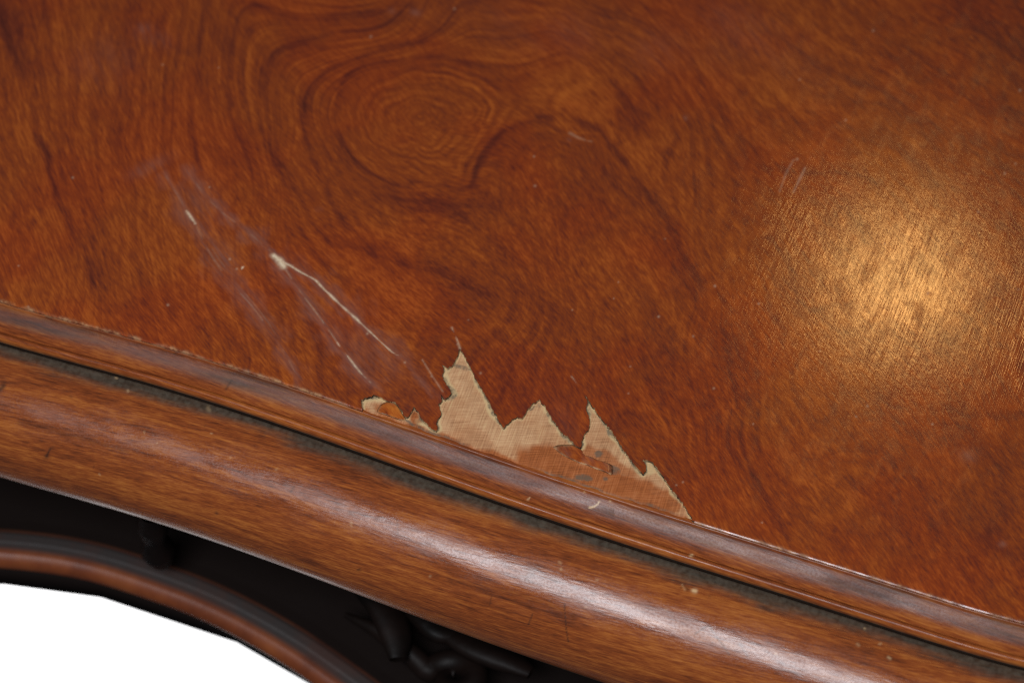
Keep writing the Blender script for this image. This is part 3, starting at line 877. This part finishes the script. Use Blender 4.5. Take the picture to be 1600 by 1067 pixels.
rw = np.zeros(len(V)); mk = 0.55 * np.exp(-((dcol - 0.9) / 0.75) ** 2) * np.clip(0.75 + 0.4 * u2, 0.1, 1.2) + 0.9 * (hcol < -6.6)  # last term blackens the crevice, its shade put into the colour
mk = np.clip(mk, 0, 1)


def stamp(arr, pts, hw, amt, X, Y, jit):
    d = polydist(X, Y, np.array(pts, float), hw * 3 + 3)[0]
    np.maximum(arr, amt * np.exp(-(d / (hw * np.clip(1 + 0.3 * jit, .4, 1.7))) ** 2), out=arr)


stamp(rw, [(921, 793), (928, 791.5), (933, 788.5), (937, 783)], 1.6, .75, mx, my, u3)
stamp(rw, [(1079, 868), (1081, 866)], 2.2, .8, mx, my, u3)
stamp(rw, [(825, 780), (828, 777)], 1.8, .55, mx, my, u3)
stamp(rw, [(913, 768), (914, 769)], 1.3, .6, mx, my, u3)
stamp(rw, [(953, 782), (954, 783)], 1.2, .5, mx, my, u3)
stamp(mk, [(73, 496), (80, 498)], 3.5, .6, mx, my, u3)
stamp(mk, [(353, 608), (362, 594)], 1.4, .5, mx, my, u3)
stamp(mk, [(272, 553), (277, 551)], 2.6, .5, mx, my, u3)
mesh_obj('cove_moulding', V, Fm, MM, root, {'s': s_, 't': t_, 'dirt_shade': drt_shade, 'raw': rw, 'mark_shade': mk, 'haze': hz})

# ------------------------------------------------------------------ the big rounded moulding below it
MB = moulding_material('rounded_moulding_wood', -0.05, 0.215)
R0 = 23.7; W0 = 18.0; H0 = -6.3
SQ = 2.2
nose = [(10.85, -10.0), (10.92, -7.4), (11.15, -6.75), (11.6, -6.45), (13.0, -6.33), (15.0, -6.3)]
for a in np.linspace(0, 180, 90):
    nose.append((W0 + R0 * math.sin(math.radians(a)), H0 - R0 + R0 * math.cos(math.radians(a))))
nose += [(10, H0 - 2 * R0 - 0.4), (-6, H0 - 2 * R0 - 0.4)]
nose = dense(nose, 0.55)
V, Fm, s_, t_ = sweep(nose)
mx, my = project(V)
u1 = Noise(16, 101, 5)(mx, my); u2 = Noise(70, 102, 14)(mx, my); u3 = Noise(4, 103)(mx, my); u4 = Noise(26, 104, 8)(mx, my)
dcol = np.tile(nose[:, 0], len(EP)); hcol = np.tile(nose[:, 1], len(EP))
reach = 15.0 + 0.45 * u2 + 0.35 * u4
drt_shade = sstep(reach + 4.6, reach - 3.4, dcol) * (hcol > -20) * 0.95 + 1.3 * sstep(-35.5, -40.5, hcol)
hz = np.zeros(len(V)); rw = np.zeros(len(V)); mk = np.zeros(len(V))
hz += 0.10 * np.exp(-((dcol - 29) / 5) ** 2) * (hcol > -25) * np.clip(0.7 + 0.5 * u4, 0, 1.6)
for pts, hw, am in [([(73, 712), (78, 702)], 3.4, .85), ([(-2, 610), (6, 603)], 4, .7), ([(338, 801), (339, 802)], 2.2, .6), ([(559, 890), (562, 889)], 2.4, .6), ([(822, 905), (838, 888)], 6, .33), ([(826, 880), (850, 898)], 4, .25),
                    ([(882, 944), (883, 960), (885, 985), (888, 1002)], 1.0, .7), ([(826, 975), (832, 958)], 1.1, .6), ([(765, 945), (768, 930)], 1.1, .4), ([(1068, 914), (1074, 920)], 2.6, .55), ([(1064, 918), (1070, 912)], 1.2, .5),
                    ([(1086, 990), (1108, 975)], 1.0, .55), ([(1108, 978), (1124, 1000), (1140, 1022)], 1.1, .65), ([(1155, 1005), (1168, 1024)], 2.2, .35), ([(460, 760), (454, 768)], 1.8, .4), ([(545, 800), (552, 806)], 1.6, .35),
                    ([(620, 812), (622, 834)], 1.0, .4), ([(752, 880), (760, 870)], 1.2, .35), ([(30, 660), (120, 682), (200, 706)], 3.0, .28), ([(700, 905), (800, 925), (900, 962)], 4, .18)]:
    stamp(mk, pts, hw, am, mx, my, u3)
for pts, hw, am in [([(1083, 922), (1087, 923)], 2.2, .9), ([(1066, 913), (1070, 921)], 1.4, .3), ([(181, 590), (183, 591)], 1.4, .7), ([(876, 888), (877, 889)], 1.4, .45), ([(1350, 981), (1352, 982)], 1.4, .5), ([(1388, 1026), (1391, 1028)], 2.0, .5),
                    ([(1590, 1040), (1592, 1041)], 1.6, .4), ([(360, 714), (361, 715)], 1.2, .4), ([(783, 785), (784, 786)], 1.6, .5), ([(325, 637), (327, 640)], 2.5, .2)]:
    stamp(rw, pts, hw, am, mx, my, u3)
for _ in range(60):
    x_ = rng.uniform(0, 1600); y_ = edge_y(x_) + rng.uniform(70, 230)
    stamp(mk if rng.random() < .7 else rw, [(x_, y_), (x_ + rng.uniform(-3, 3), y_ + rng.uniform(-3, 3))], rng.uniform(.8, 1.5), rng.uniform(.15, .4), mx, my, u3)
mesh_obj('rounded_moulding', V, Fm, MB, root, {'s': s_ + 0.37, 't': t_, 'dirt_shade': drt_shade, 'raw': rw, 'mark_shade': mk, 'haze': hz})

# ------------------------------------------------------------------ the dark frieze in the recess below
MD = dark_material()
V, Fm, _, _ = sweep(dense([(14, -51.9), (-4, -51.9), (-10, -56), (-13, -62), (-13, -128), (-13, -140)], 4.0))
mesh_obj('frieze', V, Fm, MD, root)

# ------------------------------------------------------------------ the arched lower rail with its bead
HR = -0.121
RAIL = smooth_line([(-900, 1010), (-600, 925), (-300, 880), (-150, 869), (0, 872), (131, 890), (262, 931), (350, 968), (437, 1016), (503, 1060), (600, 1132), (720, 1228), (860, 1345), (1000, 1470)], 4.0)
RP = unproject(RAIL[:, 0], RAIL[:, 1], HR)[:, :2]
RT = np.gradient(RP, axis=0)
for _ in range(12):
    RT[1:-1] = (RT[:-2] + 2 * RT[1:-1] + RT[2:]) / 4
RT /= np.linalg.norm(RT, axis=1)[:, None]
RN = np.stack([RT[:, 1], -RT[:, 0]], -1)
RS = np.concatenate([[0], np.cumsum(np.linalg.norm(np.diff(RP, axis=0), axis=1))])
MR = rail_material()
h0 = HR * 1000
rail = [(-60, h0 + 3.0), (-14, h0 + 3.0), (-9.0, h0 + 3.4), (-8.2, h0 + 4.0), (-5.0, h0 + 4.1), (-4.2, h0 + 3.9)]
for a in np.linspace(68, -75, 16):
    rail.append((-2.2 + 5.2 * math.cos(math.radians(a)), h0 - 0.8 + 5.0 * math.sin(math.radians(a))))
rail = dense(rail, 0.8)
V, Fm, _, _ = sweep(rail, RP, RN, RS)
rd = np.tile(rail[:, 0], len(RP)); rh = np.tile(rail[:, 1], len(RP))
drt_shade = 0.95 * sstep(-10.2, -8.6, rd) * sstep(-0.4, -3.2, rd) * (rh > h0 + 1.5)
mk = np.clip(sstep(-8.6, -10.2, rd), 0, 1) + sstep(h0 - 4.2, h0 - 5.4, rh)  # ledge and underside coloured near black to stand for their shade
mesh_obj('lower_rail', V, Fm, MR, root, {'dirt_shade': drt_shade, 'mark_shade': np.clip(mk, 0, 1)})

# strip under the bead, painted near black for shade: lower arris in straight facets
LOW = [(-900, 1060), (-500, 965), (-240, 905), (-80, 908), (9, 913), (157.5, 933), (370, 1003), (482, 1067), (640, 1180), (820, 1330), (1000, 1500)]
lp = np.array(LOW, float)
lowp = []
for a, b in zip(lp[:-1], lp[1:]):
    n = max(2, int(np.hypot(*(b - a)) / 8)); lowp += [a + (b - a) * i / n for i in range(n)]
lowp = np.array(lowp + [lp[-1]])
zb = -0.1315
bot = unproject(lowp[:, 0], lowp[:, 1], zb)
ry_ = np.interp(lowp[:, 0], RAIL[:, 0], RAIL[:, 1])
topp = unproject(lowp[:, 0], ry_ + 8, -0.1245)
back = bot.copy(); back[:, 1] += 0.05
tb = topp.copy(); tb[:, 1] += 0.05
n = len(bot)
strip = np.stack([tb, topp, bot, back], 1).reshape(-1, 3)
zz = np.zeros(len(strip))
mesh_obj('rail_strip', strip, grid_faces(n, 4)[:, ::-1], MR, root, {'dirt_shade': zz, 'mark_shade': zz + 1.0}, smooth=False)

# ------------------------------------------------------------------ carving in the recess


def tube(path, radii, sides=14, flat=1.0):
    p = np.asarray(path, float); n = len(p)
    t = np.gradient(p, axis=0); t /= np.linalg.norm(t, axis=1)[:, None] + 1e-12
    ref = np.array([0.15, 0.5, 0.85])
    a = np.cross(t, ref); a /= np.linalg.norm(a, axis=1)[:, None]
    b = np.cross(a, t)
    th = np.linspace(0, 2 * np.pi, sides, endpoint=False)
    V = p[:, None] + radii[:, None, None] * (a[:, None] * np.cos(th)[None, :, None] + b[:, None] * np.sin(th)[None, :, None] * flat)
    V = np.concatenate([V.reshape(-1, 3), p[:1], p[-1:]])
    i = np.arange(n - 1)[:, None] * sides; j = np.arange(sides)[None]; j2 = (j + 1) % sides
    Fq = np.stack([i + j, i + j2, i + sides + j2, i + sides + j], -1).reshape(-1, 4)
    return V, Fq


def plan(px_, py_, z_):
    return unproject(px_, py_, z_)


# scroll
th = np.linspace(0.4, 2.6 * math.pi, 70)
rr = 46 * np.exp(-0.16 * (th - 0.4))
scx, scy = 712 - rr * np.cos(th), 1062 + rr * 0.75 * np.sin(th) * -1
lead = smooth_line([(540, 960), (590, 985), (640, 1020), (scx[0], scy[0])], 4)
xs_ = np.concatenate([lead[:-1, 0], scx]); ys_ = np.concatenate([lead[:-1, 1], scy])
pth = plan(xs_, ys_, -0.104 + 0.002 * np.sin(np.arange(len(xs_)) / 9.0))
rad_ = np.interp(np.arange(len(xs_)), [0, 20, 60, len(xs_)], [0.001, 0.0035, 0.0048, 0.0022])
V, Fq = tube(pth, rad_)
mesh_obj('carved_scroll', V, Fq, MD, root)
# leaf lobes beside the scroll
for k_, pts in enumerate([[(560, 915), (600, 950), (618, 990), (622, 1030)], [(640, 950), (672, 970), (690, 985), (720, 992)], [(690, 985), (740, 1010), (790, 1030), (830, 1050)]]):
    l = smooth_line(pts, 3)
    pth = plan(l[:, 0], l[:, 1], -0.098)
    rad_ = 0.0024 + 0.0040 * np.sin(np.linspace(0.1, math.pi - 0.1, len(l))) ** 0.8
    V, Fq = tube(pth, rad_, 12, 0.6)
    mesh_obj('carved_leaf', V, Fq, MD, root)
# turned drop hanging in the recess
l = smooth_line([(236, 800), (240, 830), (247, 860), (256, 876)], 3)
pth = plan(l[:, 0], l[:, 1], np.linspace(-0.07, -0.108, len(l)))
rad_ = np.interp(np.linspace(0, 1, len(l)), [0, .25, .5, .75, .93, 1], [.004, .0055, .0042, .0062, .0045, .0012])
V, Fq = tube(pth, rad_, 16)
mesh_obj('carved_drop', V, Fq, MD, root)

# ------------------------------------------------------------------ white sheet below
MW = backdrop_material()
gx, gy = np.meshgrid(bt[0] + np.linspace(-.45, .30, 9), bt[1] + np.linspace(-.32, .45, 9))
mesh_obj('backdrop', np.stack([gx.ravel(), gy.ravel(), np.full(81, -0.75)], -1), grid_faces(9, 9), MW, None, kind='structure', label='plain white sheet seen below the table edge')
